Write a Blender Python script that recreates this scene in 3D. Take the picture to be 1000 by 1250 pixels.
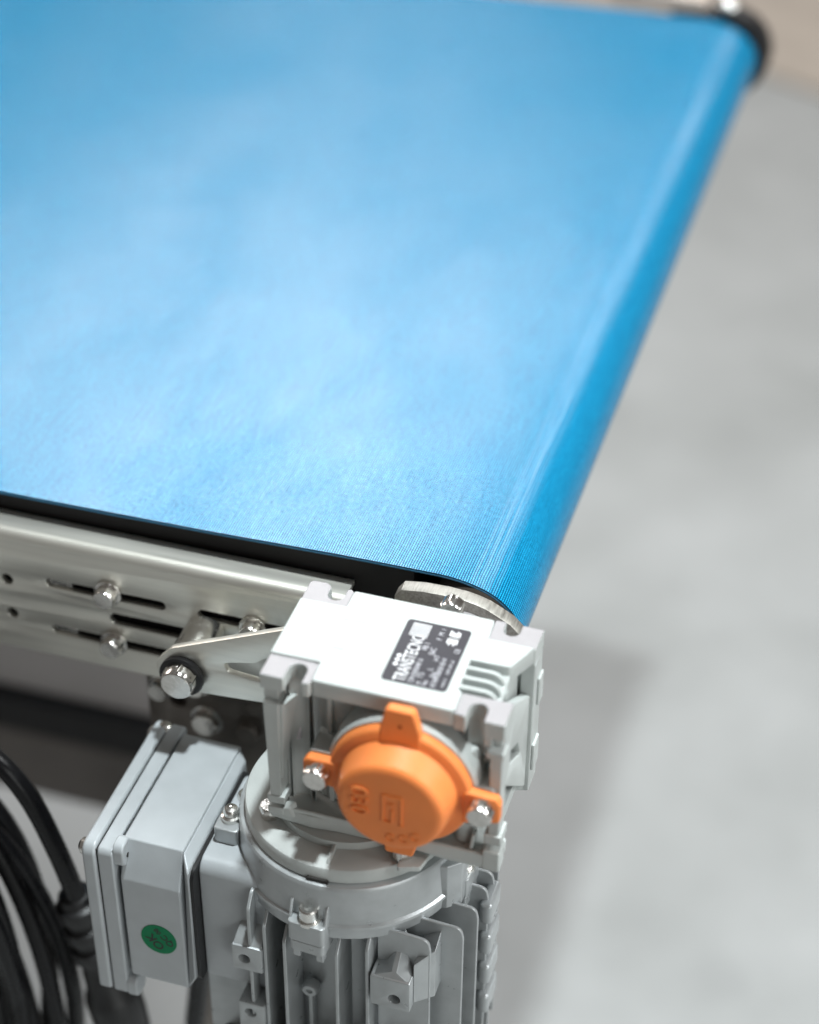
import bpy, bmesh, math, random
from mathutils import Vector, Matrix
random.seed(7)
MM = 0.001
PI = math.pi
sc = bpy.context.scene
COL = sc.collection
for o in list(bpy.data.objects):
    bpy.data.objects.remove(o)

# ------------------------------------------------------------------ camera
cam_data = bpy.data.cameras.new("camera")
cam = bpy.data.objects.new("camera", cam_data)
COL.objects.link(cam)
R = ((0.9547, 0.2976, 0.0066), (0.1842, -0.5733, -0.7984), (-0.2338, 0.7634, -0.6021))
cx, cy, cz = Vector(R[0]).normalized(), -Vector(R[1]).normalized(), -Vector(R[2]).normalized()
m = Matrix((cx, cy, cz)).transposed().to_4x4()
m.translation = Vector((215.13, -510.57, 491.49)) * MM
cam.matrix_world = m
cam_data.sensor_fit = 'VERTICAL'
cam_data.sensor_height = 36.0
cam_data.sensor_width = 28.8
cam_data.lens = 2388.2 / 1250 * 36
cam_data.clip_start = 0.01
cam_data.clip_end = 100
cam_data.dof.use_dof = True
cam_data.dof.focus_distance = 0.798
cam_data.dof.aperture_fstop = cam_data.lens / 19.0
cam_data.dof.aperture_blades = 0
sc.camera = cam

# ------------------------------------------------------------------ world and lamps
w = bpy.data.worlds.new("World")
sc.world = w
w.use_nodes = True
bg = w.node_tree.nodes["Background"]
bg.inputs[0].default_value = (1.0, 0.92, 0.85, 1)
bg.inputs[1].default_value = 0.13

def area(name, loc, target, size, power, color, size_y=None, shape='DISK', spread=180):
    d = bpy.data.lights.new(name, 'AREA')
    d.energy = power
    d.color = color
    d.shape = shape if size_y is None else 'RECTANGLE'
    d.size = size
    d.spread = math.radians(spread)
    if size_y: d.size_y = size_y
    o = bpy.data.objects.new(name, d)
    COL.objects.link(o)
    o.location = Vector(loc) * MM
    o.rotation_euler = (Vector(target) * MM - o.location).to_track_quat('-Z', 'Y').to_euler()
    return o
area("overhead_lamp", (272, 185, 2500), (60, 60, -60), 0.14, 17.3, (0.91, 0.985, 1.0), spread=86)
area("hall_fill_light", (2500, 300, 1900), (60, 300, -60), 1.3, 72, (0.97, 1.0, 1.0), 1.3)
area("hall_fill_light", (2700, -2100, 250), (0, 0, -100), 2.2, 34, (0.97, 1.0, 0.98), 1.6)  # fill lamp added low in front to brighten the front faces
area("hall_fill_light", (-4000, 1500, 1600), (-100, 500, -600), 1.4, 45, (1.0, 0.90, 0.83), 1.4)  # warm fill added on the left to lighten under the conveyor
area("hall_fill_light", (-1600, 3050, 2500), (-50, 150, -15), 1.0, 38, (0.97, 0.99, 1.0), 0.8)
area("hall_fill_light", (-1400, 3950, 2500), (-100, 280, -15), 0.6, 10, (0.97, 0.99, 1.0), 0.6)
area("hall_fill_light", (-300, 3700, 2500), (30, 240, -15), 1.7, 34, (0.97, 0.99, 1.0), 0.6)
area("hall_fill_light", (-1950, 6100, 2500), (-150, 580, -15), 0.3, 4.5, (0.97, 0.99, 1.0), 1.2)
area("hall_fill_light", (2000, 7200, 2500), (900, 3500, -700), 0.8, 9, (1.0, 0.70, 0.5), 0.8)  # warm lamp added to tint the far floor
area("hall_fill_light", (830, 3300, 2500), (62, 200, -18), 0.16, 11, (0.97, 0.99, 1.0), 1.2)

sc.view_settings.view_transform = 'Standard'
sc.view_settings.look = 'None'
sc.view_settings.exposure = 0.0
sc.view_settings.gamma = 1.0

# ------------------------------------------------------------------ materials
def mat(name, col, rough=0.5, metal=0.0, noise=0.0, nscale=200.0, bump=0.0, bscale=800.0,
        spec=0.5, rvar=0.0, sss=0.0, coat=0.0, stretch=None, aniso=0.0):
    M = bpy.data.materials.new(name)
    M.use_nodes = True
    nt = M.node_tree
    N, L = nt.nodes, nt.links
    b = N["Principled BSDF"]
    b.inputs["Base Color"].default_value = (*col, 1)
    b.inputs["Roughness"].default_value = rough
    b.inputs["Metallic"].default_value = metal
    b.inputs["Specular IOR Level"].default_value = spec
    if sss:
        b.inputs["Subsurface Weight"].default_value = sss
        b.inputs["Subsurface Radius"].default_value = (1, .35, .1)
        b.inputs["Subsurface Scale"].default_value = 0.003
    if coat: b.inputs["Coat Weight"].default_value = coat
    if aniso: b.inputs["Anisotropic"].default_value = aniso
    tc = N.new("ShaderNodeTexCoord")
    src = tc.outputs["Object"]
    if stretch:
        mp = N.new("ShaderNodeMapping")
        mp.inputs["Scale"].default_value = stretch
        L.new(src, mp.inputs[0])
        src = mp.outputs[0]
    if noise or rvar:
        n = N.new("ShaderNodeTexNoise")
        n.inputs["Scale"].default_value = nscale
        n.inputs["Detail"].default_value = 5
        L.new(src, n.inputs["Vector"])
        if noise:
            mr = N.new("ShaderNodeMapRange")
            mr.inputs[1].default_value = 0.3; mr.inputs[2].default_value = 0.7
            mr.inputs[3].default_value = 1 - noise; mr.inputs[4].default_value = 1 + noise
            L.new(n.outputs[0], mr.inputs[0])
            mx = N.new("ShaderNodeMix"); mx.data_type = 'RGBA'; mx.blend_type = 'MULTIPLY'
            mx.inputs[0].default_value = 1
            mx.inputs[6].default_value = (*col, 1)
            L.new(mr.outputs[0], mx.inputs[7])
            L.new(mx.outputs[2], b.inputs["Base Color"])
        if rvar:
            m2 = N.new("ShaderNodeMapRange")
            m2.inputs[1].default_value = 0.3; m2.inputs[2].default_value = 0.7
            m2.inputs[3].default_value = max(0.02, rough - rvar); m2.inputs[4].default_value = rough + rvar
            L.new(n.outputs[0], m2.inputs[0])
            L.new(m2.outputs[0], b.inputs["Roughness"])
    if bump:
        n2 = N.new("ShaderNodeTexNoise")
        n2.inputs["Scale"].default_value = bscale
        n2.inputs["Detail"].default_value = 3
        L.new(src, n2.inputs["Vector"])
        bp = N.new("ShaderNodeBump")
        bp.inputs["Strength"].default_value = bump
        bp.inputs["Distance"].default_value = 0.0003
        L.new(n2.outputs[0], bp.inputs["Height"])
        L.new(bp.outputs[0], b.inputs["Normal"])
    return M

CAST = mat("cast_aluminium_paint", (0.48, 0.51, 0.50), 0.48, 0.0, 0.10, 45, 0.3, 900, rvar=0.12)
PAD = mat("machined_aluminium", (0.34, 0.325, 0.335), 0.45, 0.2, 0.06, 150, 0.2, 1500, rvar=0.08)
MOTOR = mat("silver_motor_paint", (0.44, 0.465, 0.475), 0.34, 0.4, 0.08, 120, 0.10, 1200, rvar=0.08)
TBOX = mat("grey_box_paint", (0.43, 0.46, 0.48), 0.42, 0.1, 0.05, 80, 0.12, 900, rvar=0.06)
STEEL = mat("brushed_stainless", (0.84, 0.83, 0.765), 0.39, 0.85, 0.05, 220, 0.03, 500, stretch=(0.06, 1, 1.6), rvar=0.04)
PLATE = mat("sawn_steel", (0.36, 0.345, 0.315), 0.5, 0.75, 0.25, 900, 0.5, 1500, stretch=(1, 0.15, 1), rvar=0.1)
ZINC = mat("bright_zinc", (0.74, 0.72, 0.69), 0.2, 1.0, 0.12, 400, 0.08, 900, rvar=0.08)
CHROME = mat("polished_steel", (0.80, 0.79, 0.76), 0.24, 1.0, 0.08, 300, rvar=0.05)
ORANGE = mat("orange_plastic", (0.88, 0.26, 0.07), 0.5, 0.0, 0.04, 90, 0.10, 700, sss=0.12, rvar=0.06, spec=0.35)
BLACK = mat("black_cable_rubber", (0.006, 0.006, 0.007), 0.30, 0.0, 0.15, 150, 0.08, 400, rvar=0.08, spec=0.25)
RUBBER = mat("black_rubber", (0.007, 0.007, 0.008), 0.45, 0.0, 0.15, 150, 0.1, 500)
BEDM = mat("black_slider_bed", (0.010, 0.009, 0.010), 0.7, 0.0, 0.2, 60)
DARKST = mat("dark_bracket_steel", (0.24, 0.215, 0.195), 0.42, 0.5, 0.2, 60, 0.06, 400, rvar=0.1)
BROWNST = mat("cross_beam_steel", (0.13, 0.115, 0.105), 0.42, 0.3, 0.2, 12, rvar=0.1)
LABELM = mat("black_nameplate", (0.016, 0.014, 0.022), 0.3, 0.0, 0.1, 200, spec=0.3)
WHITEP = mat("white_print", (0.80, 0.80, 0.82), 0.5)
GREEN = mat("green_sticker_film", (0.001, 0.19, 0.075), 0.5, 0.0, 0.05, 200, spec=0.2)
BLACKP = mat("black_print", (0.012, 0.012, 0.012), 0.5)
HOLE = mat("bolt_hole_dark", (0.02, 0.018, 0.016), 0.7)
BEDGE = mat("belt_cut_edge", (0.010, 0.085, 0.16), 0.6, 0, 0.3, 900)

def belt_material():
    M = bpy.data.materials.new("blue_woven_belt")
    M.use_nodes = True
    nt = M.node_tree; N, L = nt.nodes, nt.links
    b = N["Principled BSDF"]
    uv = N.new("ShaderNodeUVMap"); uv.uv_map = "mm"
    sep = N.new("ShaderNodeSeparateXYZ"); L.new(uv.outputs[0], sep.inputs[0])
    def mth(op, a, c=None, val=None):
        n = N.new("ShaderNodeMath"); n.operation = op
        if isinstance(a, float): n.inputs[0].default_value = a
        else: L.new(a, n.inputs[0])
        if c is not None: L.new(c, n.inputs[1])
        if val is not None: n.inputs[1].default_value = val
        return n.outputs[0]
    def noise(scale, detail=3, vec=None, rough=0.5):
        n = N.new("ShaderNodeTexNoise"); n.inputs["Scale"].default_value = scale
        n.inputs["Detail"].default_value = detail; n.inputs["Roughness"].default_value = rough
        L.new(vec if vec is not None else uv.outputs[0], n.inputs["Vector"]); return n.outputs[0]
    wob = mth('MULTIPLY', mth('SUBTRACT', noise(0.06, 1), val=0.5), val=0.8)
    uu = mth('ADD', sep.outputs[0], wob)
    su = mth('SINE', mth('MULTIPLY', uu, val=2 * PI / 1.06))
    # neighbouring threads cross alternately, as in a plain weave
    ph = mth('MULTIPLY', mth('FLOOR', mth('ADD', mth('DIVIDE', uu, val=1.06), val=0.25)), val=PI)
    sv = mth('SINE', mth('ADD', mth('MULTIPLY', sep.outputs[1], val=2 * PI / 1.3), ph))
    su = mth('MULTIPLY', mth('ADD', su, val=1.0), val=0.5)
    sv = mth('MULTIPLY', mth('ADD', sv, val=1.0), val=0.5)
    weave = mth('MULTIPLY', su, mth('ADD', mth('MULTIPLY', sv, val=0.6), val=0.4))
    # thread gloss and sparkle, painted into the colour as well as the specular
    def stretched(sx, sy, detail, lo, hi):
        mp = N.new("ShaderNodeMapping"); mp.inputs["Scale"].default_value = (sx, sy, 1)
        L.new(uv.outputs[0], mp.inputs[0])
        r = N.new("ShaderNodeMapRange"); L.new(noise(1.0, detail, mp.outputs[0], 0.6), r.inputs[0])
        r.inputs[1].default_value = 0.25; r.inputs[2].default_value = 0.75
        r.inputs[3].default_value = lo; r.inputs[4].default_value = hi
        return r.outputs[0]
    thread = stretched(0.9, 0.05, 2, 0.78, 1.22)
    spark = stretched(0.6, 0.55, 4, 0.56, 1.44)
    patch = stretched(0.016, 0.007, 3, 0.62, 1.38)
    f = mth('MULTIPLY', mth('MULTIPLY', weave, thread), spark)
    cr = N.new("ShaderNodeMix"); cr.data_type = 'RGBA'
    cr.inputs[6].default_value = (0.0005, 0.030, 0.085, 1)
    cr.inputs[7].default_value = (0.010, 0.455, 0.82, 1)
    L.new(f, cr.inputs[0])  # light and dark of the weave relief painted into the colour
    # paler threads painted where the belt starts to bend over the roller
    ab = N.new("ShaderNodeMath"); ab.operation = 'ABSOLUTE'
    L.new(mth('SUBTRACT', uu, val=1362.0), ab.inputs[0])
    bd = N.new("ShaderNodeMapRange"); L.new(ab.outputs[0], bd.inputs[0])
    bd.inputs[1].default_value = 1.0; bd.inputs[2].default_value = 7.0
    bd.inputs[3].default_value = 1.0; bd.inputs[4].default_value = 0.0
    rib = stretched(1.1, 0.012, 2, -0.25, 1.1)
    pale_band = mth('MULTIPLY', mth('MULTIPLY', mth('MAXIMUM', rib, val=0.0), bd.outputs[0]), mth('ADD', mth('MULTIPLY', weave, val=0.6), val=0.15))
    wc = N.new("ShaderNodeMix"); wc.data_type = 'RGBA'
    L.new(pale_band, wc.inputs[0]); L.new(cr.outputs[2], wc.inputs[6]); wc.inputs[7].default_value = (0.34, 0.60, 0.82, 1)
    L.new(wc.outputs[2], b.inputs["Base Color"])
    b.inputs["Roughness"].default_value = 0.25
    lv = mth('MULTIPLY', mth('MULTIPLY', f, patch), val=1.25)
    L.new(lv, b.inputs["Specular IOR Level"])
    bp = N.new("ShaderNodeBump"); bp.inputs["Strength"].default_value = 0.3
    bp.inputs["Distance"].default_value = 0.00012
    L.new(weave, bp.inputs["Height"])
    L.new(bp.outputs[0], b.inputs["Normal"])
    return M
BELT = belt_material()

def floor_material():
    M = bpy.data.materials.new("grey_concrete_floor")
    M.use_nodes = True
    nt = M.node_tree; N, L = nt.nodes, nt.links
    b = N["Principled BSDF"]
    tc = N.new("ShaderNodeTexCoord")
    def noise(s, d=6, r=.6):
        n = N.new("ShaderNodeTexNoise"); n.inputs["Scale"].default_value = s
        n.inputs["Detail"].default_value = d; n.inputs["Roughness"].default_value = r
        L.new(tc.outputs["Object"], n.inputs["Vector"]); return n.outputs[0]
    cr = N.new("ShaderNodeValToRGB")
    cr.color_ramp.elements[0].position = 0.30; cr.color_ramp.elements[0].color = (0.29, 0.295, 0.29, 1)
    cr.color_ramp.elements[1].position = 0.70; cr.color_ramp.elements[1].color = (0.385, 0.39, 0.388, 1)
    L.new(noise(5.5), cr.inputs[0])
    v = N.new("ShaderNodeTexVoronoi"); v.inputs["Scale"].default_value = 3.2
    L.new(tc.outputs["Object"], v.inputs["Vector"])
    st = N.new("ShaderNodeMapRange"); L.new(v.outputs["Distance"], st.inputs[0])
    st.inputs[1].default_value = 0.03; st.inputs[2].default_value = 0.12
    st.inputs[3].default_value = 0.80; st.inputs[4].default_value = 1.0
    mx = N.new("ShaderNodeMix"); mx.data_type = 'RGBA'; mx.blend_type = 'MULTIPLY'; mx.inputs[0].default_value = 1
    L.new(cr.outputs[0], mx.inputs[6]); L.new(st.outputs[0], mx.inputs[7])
    L.new(mx.outputs[2], b.inputs["Base Color"])
    b.inputs["Roughness"].default_value = 0.55
    bp = N.new("ShaderNodeBump"); bp.inputs["Strength"].default_value = 0.2; bp.inputs["Distance"].default_value = 0.002
    L.new(noise(60), bp.inputs["Height"]); L.new(bp.outputs[0], b.inputs["Normal"])
    return M
FLOOR = floor_material()

# ------------------------------------------------------------------ object helpers (all lengths in mm, world axes)
WL = {}
def thing(name, label, cat, loc, group=None):
    o = bpy.data.objects.new(name, None)
    COL.objects.link(o)
    o.empty_display_size = 0.01
    o.location = Vector(loc) * MM
    WL[o.name] = Vector(loc)
    o["label"] = label; o["category"] = cat
    if group: o["group"] = group
    return o

def finish(name, bm, material, parent, bevel=0.0, smooth=35, segs=2, label=None, mats=None):
    bmesh.ops.recalc_face_normals(bm, faces=bm.faces)
    xs = [v.co for v in bm.verts]
    lo = Vector([min(c[i] for c in xs) for i in range(3)]); hi = Vector([max(c[i] for c in xs) for i in range(3)])
    c = (lo + hi) / 2
    for v in bm.verts: v.co = (v.co - c) * MM
    me = bpy.data.meshes.new(name)
    bm.to_mesh(me); bm.free()
    me.materials.append(material)
    for x in (mats or []): me.materials.append(x)
    for p in me.polygons: p.use_smooth = True
    me.set_sharp_from_angle(angle=math.radians(smooth))
    o = bpy.data.objects.new(name, me)
    COL.objects.link(o)
    if parent:
        o.parent = parent
        o.location = (c - WL[parent.name]) * MM
    else:
        o.location = c * MM
    WL[o.name] = c.copy()
    if bevel:
        md = o.modifiers.new("bevel", 'BEVEL')
        md.width = bevel * MM; md.segments = segs; md.limit_method = 'ANGLE'
        md.angle_limit = math.radians(40); md.harden_normals = True
    if label: o["label"] = label
    return o

def copy_part(src, name, parent, loc, rot=None):
    c = src.copy()
    COL.objects.link(c)
    c.parent = parent
    c.location = (Vector(loc) - WL[parent.name]) * MM
    if rot: c.rotation_euler = rot
    WL[c.name] = Vector(loc)
    return c

def NB(): return bmesh.new()

def box(bm, x0, x1, y0, y1, z0, z1):
    v = [bm.verts.new((x, y, z)) for z in (z0, z1) for y in (y0, y1) for x in (x0, x1)]
    for f in ((0, 2, 3, 1), (4, 5, 7, 6), (0, 1, 5, 4), (2, 6, 7, 3), (0, 4, 6, 2), (1, 3, 7, 5)):
        bm.faces.new([v[i] for i in f])
    return v

def hexa(bm, bot, top):
    b = [bm.verts.new(p) for p in bot]; t = [bm.verts.new(p) for p in top]
    n = len(b)
    bm.faces.new(b[::-1]); bm.faces.new(t)
    for i in range(n): bm.faces.new((b[i], b[(i + 1) % n], t[(i + 1) % n], t[i]))

def axmap(axis, c):
    c = Vector(c)
    if axis == 'z': return lambda a, b, h: c + Vector((a, b, h))
    if axis == 'y': return lambda a, b, h: c + Vector((a, h, b))
    return lambda a, b, h: c + Vector((h, a, b))

def lathe(bm, prof, c, axis='z', seg=48, a0=0.0, a1=2 * PI, phase=0.0):
    """prof: list of (r,h); closed at r=0 ends or left open"""
    f = axmap(axis, c)
    full = abs(a1 - a0 - 2 * PI) < 1e-6
    n = seg if full else seg + 1
    rings = []
    for r, h in prof:
        if r < 1e-6: rings.append([bm.verts.new(f(0, 0, h))])
        else: rings.append([bm.verts.new(f(r * math.cos(phase + a0 + (a1 - a0) * i / seg), r * math.sin(phase + a0 + (a1 - a0) * i / seg), h)) for i in range(n)])
    for A, B in zip(rings, rings[1:]):
        for i in range(seg):
            j = (i + 1) % n
            if len(A) == 1 and len(B) == 1: continue
            if len(A) == 1: bm.faces.new((A[0], B[i], B[j]))
            elif len(B) == 1: bm.faces.new((A[i], A[j], B[0]))
            else: bm.faces.new((A[i], A[j], B[j], B[i]))

def prism(bm, pts, axis, h0, h1, c=(0, 0, 0)):
    f = axmap(axis, c)
    A = [bm.verts.new(f(p[0], p[1], h0)) for p in pts]
    B = [bm.verts.new(f(p[0], p[1], h1)) for p in pts]
    n = len(pts)
    bm.faces.new(A); bm.faces.new(B)
    for i in range(n): bm.faces.new((A[i], A[(i + 1) % n], B[(i + 1) % n], B[i]))

def rpoly(pts, r, seg=5):
    out = []
    n = len(pts)
    rs = r if isinstance(r, (list, tuple)) else [r] * n
    for i in range(n):
        p0, p, p1 = Vector(pts[i - 1]), Vector(pts[i]), Vector(pts[(i + 1) % n])
        a, b = (p0 - p), (p1 - p)
        la, lb = a.length, b.length
        if rs[i] <= 0 or la < 1e-6 or lb < 1e-6:
            out.append(tuple(p)); continue
        a.normalize(); b.normalize()
        ang = a.angle(b)
        if ang > PI - 0.05:
            out.append(tuple(p)); continue
        d = min(rs[i] / math.tan(ang / 2), la * 0.49, lb * 0.49)
        rr = d * math.tan(ang / 2)
        bis = (a + b).normalized()
        cc = p + bis * (rr / math.sin(ang / 2))
        s, e = p + a * d - cc, p + b * d - cc
        a0 = math.atan2(s.y, s.x); da = math.atan2(e.y, e.x) - a0
        while da > PI: da -= 2 * PI
        while da < -PI: da += 2 * PI
        for k in range(seg + 1):
            t = a0 + da * k / seg
            out.append((cc.x + rr * math.cos(t), cc.y + rr * math.sin(t)))
    return out

def circ(x, y, r, n=24): return [(x + r * math.cos(2 * PI * i / n), y + r * math.sin(2 * PI * i / n)) for i in range(n)]
def slot(x0, y0, x1, y1, r, n=10):
    a = math.atan2(y1 - y0, x1 - x0)
    P = [(x1 + r * math.cos(a - PI / 2 + PI * i / n), y1 + r * math.sin(a - PI / 2 + PI * i / n)) for i in range(n + 1)]
    P += [(x0 + r * math.cos(a + PI / 2 + PI * i / n), y0 + r * math.sin(a + PI / 2 + PI * i / n)) for i in range(n + 1)]
    return P

def sarea(p): return sum(p[i - 1][0] * p[i][1] - p[i][0] * p[i - 1][1] for i in range(len(p))) / 2
def plate_bm(outer, holes, axis, h0, h1, bev=0.4, c=(0, 0, 0), bres=1):
    """flat plate with real holes and rolled edges"""
    cu = bpy.data.curves.new("tmp", 'CURVE')
    cu.dimensions = '2D'; cu.fill_mode = 'BOTH'
    t = abs(h1 - h0)
    bev = min(bev, t / 2 - 0.01)
    cu.extrude = t / 2 - bev; cu.bevel_depth = bev; cu.bevel_resolution = bres; cu.offset = -bev
    for k, P in enumerate([outer] + list(holes)):
        A = sarea(P)
        if (k == 0) != (A > 0): P = P[::-1]
        s = cu.splines.new('POLY'); s.points.add(len(P) - 1)
        for i, p in enumerate(P): s.points[i].co = (p[0], p[1], 0, 1)
        s.use_cyclic_u = True
    o = bpy.data.objects.new("tmp", cu)
    COL.objects.link(o)
    dg = bpy.context.evaluated_depsgraph_get()
    me = bpy.data.meshes.new_from_object(o.evaluated_get(dg))
    bm = bmesh.new(); bm.from_mesh(me)
    bmesh.ops.remove_doubles(bm, verts=bm.verts, dist=0.0005)
    bpy.data.objects.remove(o); bpy.data.curves.remove(cu); bpy.data.meshes.remove(me)
    f = axmap(axis, c); hm = (h0 + h1) / 2
    for v in bm.verts: v.co = f(v.co.x, v.co.y, hm + v.co.z)
    return bm

def text_bm(bm, s, size, origin, xd, yd, thick=0.0, align='LEFT', stretch=1.0, space=1.0, bold=0.0, wire=0.0):
    cu = bpy.data.curves.new("tmp", 'FONT')
    cu.body = s; cu.size = size; cu.extrude = thick / 2; cu.align_x = align; cu.space_character = space
    cu.resolution_u = 3; cu.offset = bold
    if wire: cu.fill_mode = 'NONE'; cu.extrude = 0; cu.bevel_depth = wire; cu.bevel_resolution = 1
    o = bpy.data.objects.new("tmp", cu); COL.objects.link(o)
    dg = bpy.context.evaluated_depsgraph_get()
    me = bpy.data.meshes.new_from_object(o.evaluated_get(dg))
    b2 = bmesh.new(); b2.from_mesh(me)
    xd, yd = Vector(xd), Vector(yd); zd = xd.cross(yd); origin = Vector(origin)
    for v in b2.verts: v.co = origin + xd * v.co.x * stretch + yd * v.co.y + zd * v.co.z
    b2.to_mesh(me); b2.free(); bm.from_mesh(me)
    bpy.data.objects.remove(o); bpy.data.curves.remove(cu); bpy.data.meshes.remove(me)

def tube(bm, pts, r, seg=14, sub=8):
    """round tube along a Catmull-Rom path"""
    P = [Vector(p) for p in pts]
    path = []
    for i in range(len(P) - 1):
        p0 = P[i - 1] if i else P[0] * 2 - P[1]
        p1, p2 = P[i], P[i + 1]
        p3 = P[i + 2] if i + 2 < len(P) else P[-1] * 2 - P[-2]
        for k in range(sub):
            t = k / sub
            path.append(0.5 * ((2 * p1) + (p2 - p0) * t + (2 * p0 - 5 * p1 + 4 * p2 - p3) * t * t + (3 * p1 - p0 - 3 * p2 + p3) * t ** 3))
    path.append(P[-1])
    d0 = (path[1] - path[0]).normalized()
    n = d0.orthogonal().normalized()
    rings = []
    for i, p in enumerate(path):
        d = (path[min(i + 1, len(path) - 1)] - path[max(i - 1, 0)]).normalized()
        n = (n - d * n.dot(d)).normalized()
        b = d.cross(n)
        rings.append([bm.verts.new(p + (n * math.cos(2 * PI * k / seg) + b * math.sin(2 * PI * k / seg)) * r) for k in range(seg)])
    for A, B in zip(rings, rings[1:]):
        for k in range(seg): bm.faces.new((A[k], A[(k + 1) % seg], B[(k + 1) % seg], B[k]))
    bm.faces.new(rings[0][::-1]); bm.faces.new(rings[-1])

def lathe_dir(bm, prof, a, b, seg=28):
    """lathe about the line a->b, prof of (r, t) with t in 0..1"""
    a, b = Vector(a), Vector(b); d = (b - a); n = d.orthogonal().normalized(); q = d.normalized().cross(n)
    rings = [[bm.verts.new(a + d * t + (n * math.cos(2 * PI * k / seg) + q * math.sin(2 * PI * k / seg)) * r) for k in range(seg)] for r, t in prof]
    for A, B in zip(rings, rings[1:]):
        for k in range(seg): bm.faces.new((A[k], A[(k + 1) % seg], B[(k + 1) % seg], B[k]))
    bm.faces.new(rings[0][::-1]); bm.faces.new(rings[-1])

def hex_head(bm, c, axis, R_, h0, h1, dome=0.8, phase=0.0, flange=0.0):
    """hexagon bolt head from h0 (base) to h1 (crown)"""
    s = 1 if h1 > h0 else -1
    lathe(bm, [(0, h0), (R_, h0), (R_, h1 - s * dome), (R_ * 0.86, h1), (0, h1)], c, axis, 6, phase=phase)
    lathe(bm, [(0, h0 + s * .05), (R_ * 0.93, h0 + s * .05), (R_ * 0.93, h1 - s * dome * .9), (R_ * 0.84, h1 + s * .12), (0, h1 + s * .14)], c, axis, 32)
    if flange: lathe(bm, [(0, h0 - s * .8), (flange, h0 - s * .8), (flange, h0 + s * .6), (R_ * .8, h0 + s * .9), (0, h0 + s * .9)], c, axis, 32)

# ------------------------------------------------------------------ floor
bm = NB()
box(bm, -9000, 9000, -9000, 16000, -730, -700)
fl = finish("floor", bm, FLOOR, None)
fl["kind"] = "structure"
bm = NB(); prism(bm, [(-3000, 2700), (-300, 2260), (60, 2090), (3000, 1700), (9000, 1600), (9000, 15000), (-3000, 15000)], 'z', -699.9, -694)  # slab added over the far floor; its beige supplies the warm tone
cp = finish("added_warm_slab", bm, mat("added_slab_beige", (0.40, 0.345, 0.295), 0.9, 0, .12, 14, 0.3, 300), None)
cp["kind"] = "structure"

# ------------------------------------------------------------------ conveyor
conv = thing("belt_conveyor", "blue woven conveyor belt on a stainless side frame with end roller", "conveyor", (-300, 394, -700))
RX, RZ, RB = 56.5, -38.3, 23.2     # roller axis and belt radius
YN, YF = 94.0, 694.0
def belt_bm():
    bm = NB()
    uvl = bm.loops.layers.uv.new("mm")
    top = []
    xs = [-1300, -900, -600, -400, -300, -220, -180, -140, -100, -60, -20, 0, 15, 30, 42]
    for x in xs:
        dz = -1.9 * min(1, max(0, (20 - x) / 170.0))
        top.append((x, RZ + RB + dz + 0.85 * min(1, max(0, (x + 60) / 60.0)), ))
    prof = [Vector((p[0], p[1])) for p in top]
    roll = [(48, -14.55), (52, -15.1), (56, -15.9), (60, -17.0), (63.5, -18.3), (66.5, -19.8), (69.5, -21.8), (72.3, -24.2), (74.8, -27.0), (76.8, -30.2), (78.4, -33.8), (79.3, -37.5), (79.4, -41)]
    prof += [Vector(p) for p in roll]
    for k in range(3, 25):
        t = -PI / 2 * (k / 24) * 1.0
        if RZ + RB * math.sin(t) < -43: prof.append(Vector((RX + RB * math.cos(t), RZ + RB * math.sin(t))))
    prof += [Vector((-400, RZ - RB)), Vector((-1300, RZ - RB))]
    T = 1.7
    s = [0.0]
    for a, b in zip(prof, prof[1:]): s.append(s[-1] + (b - a).length)
    inner = []
    for i, p in enumerate(prof):
        d = (prof[min(i + 1, len(prof) - 1)] - prof[max(i - 1, 0)]).normalized()
        inner.append(p + Vector((d.y, -d.x)) * T)
    NY = 30
    ys = [YN + (YF - YN) * (j / NY) for j in range(NY + 1)]
    def grid(pr, mi):
        g = [[bm.verts.new((p.x, y, p.y)) for y in ys] for p in pr]
        for i in range(len(pr) - 1):
            for j in range(NY):
                f = bm.faces.new((g[i][j], g[i][j + 1], g[i + 1][j + 1], g[i + 1][j])); f.material_index = mi
                for l, (a, b) in zip(f.loops, ((i, j), (i, j + 1), (i + 1, j + 1), (i + 1, j))): l[uvl].uv = (s[a], ys[b])
        return g
    go, gi = grid(prof, 0), grid(inner, 1)
    for j in (0, NY):
        for i in range(len(prof) - 1):
            f = bm.faces.new((go[i][j], go[i + 1][j], gi[i + 1][j], gi[i][j])); f.material_index = 1
    return bm
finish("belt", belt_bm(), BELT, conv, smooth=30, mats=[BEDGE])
# raised cover thread along the near belt edge: a fine cord of the cut weave
EP = [(x, RZ + RB - 1.9 * min(1, max(0, (20 - x) / 170.0)) + 0.85 * min(1, max(0, (x + 60) / 60.0)) - 1.0) for x in (-1300, -600, -150, -90, -40, 0, 20, 35)]
EP += [(47.6, -15.5), (55.4, -16.8), (62.8, -19.1), (68.6, -22.4), (73.6, -27.3), (76.9, -33.0), (78.3, -40)]
bm = NB(); tube(bm, [(x, YN - .12, z) for x, z in EP], 0.28, 6, 3)
finish("edge_thread", bm, BEDGE, conv)
bm = NB(); lathe(bm, [(0, YN + 1.5), (RB - 4.5, YN + 1.5), (RB - 4.5, YF - 1.5), (0, YF - 1.5)], (RX, 0, RZ), 'y', 48)
finish("drive_roller", bm, DARKST, conv)
bm = NB(); box(bm, -1200, 31, 98.5, 690, -59, -17.6)
finish("slider_bed", bm, BEDM, conv, bevel=0.5)
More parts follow.
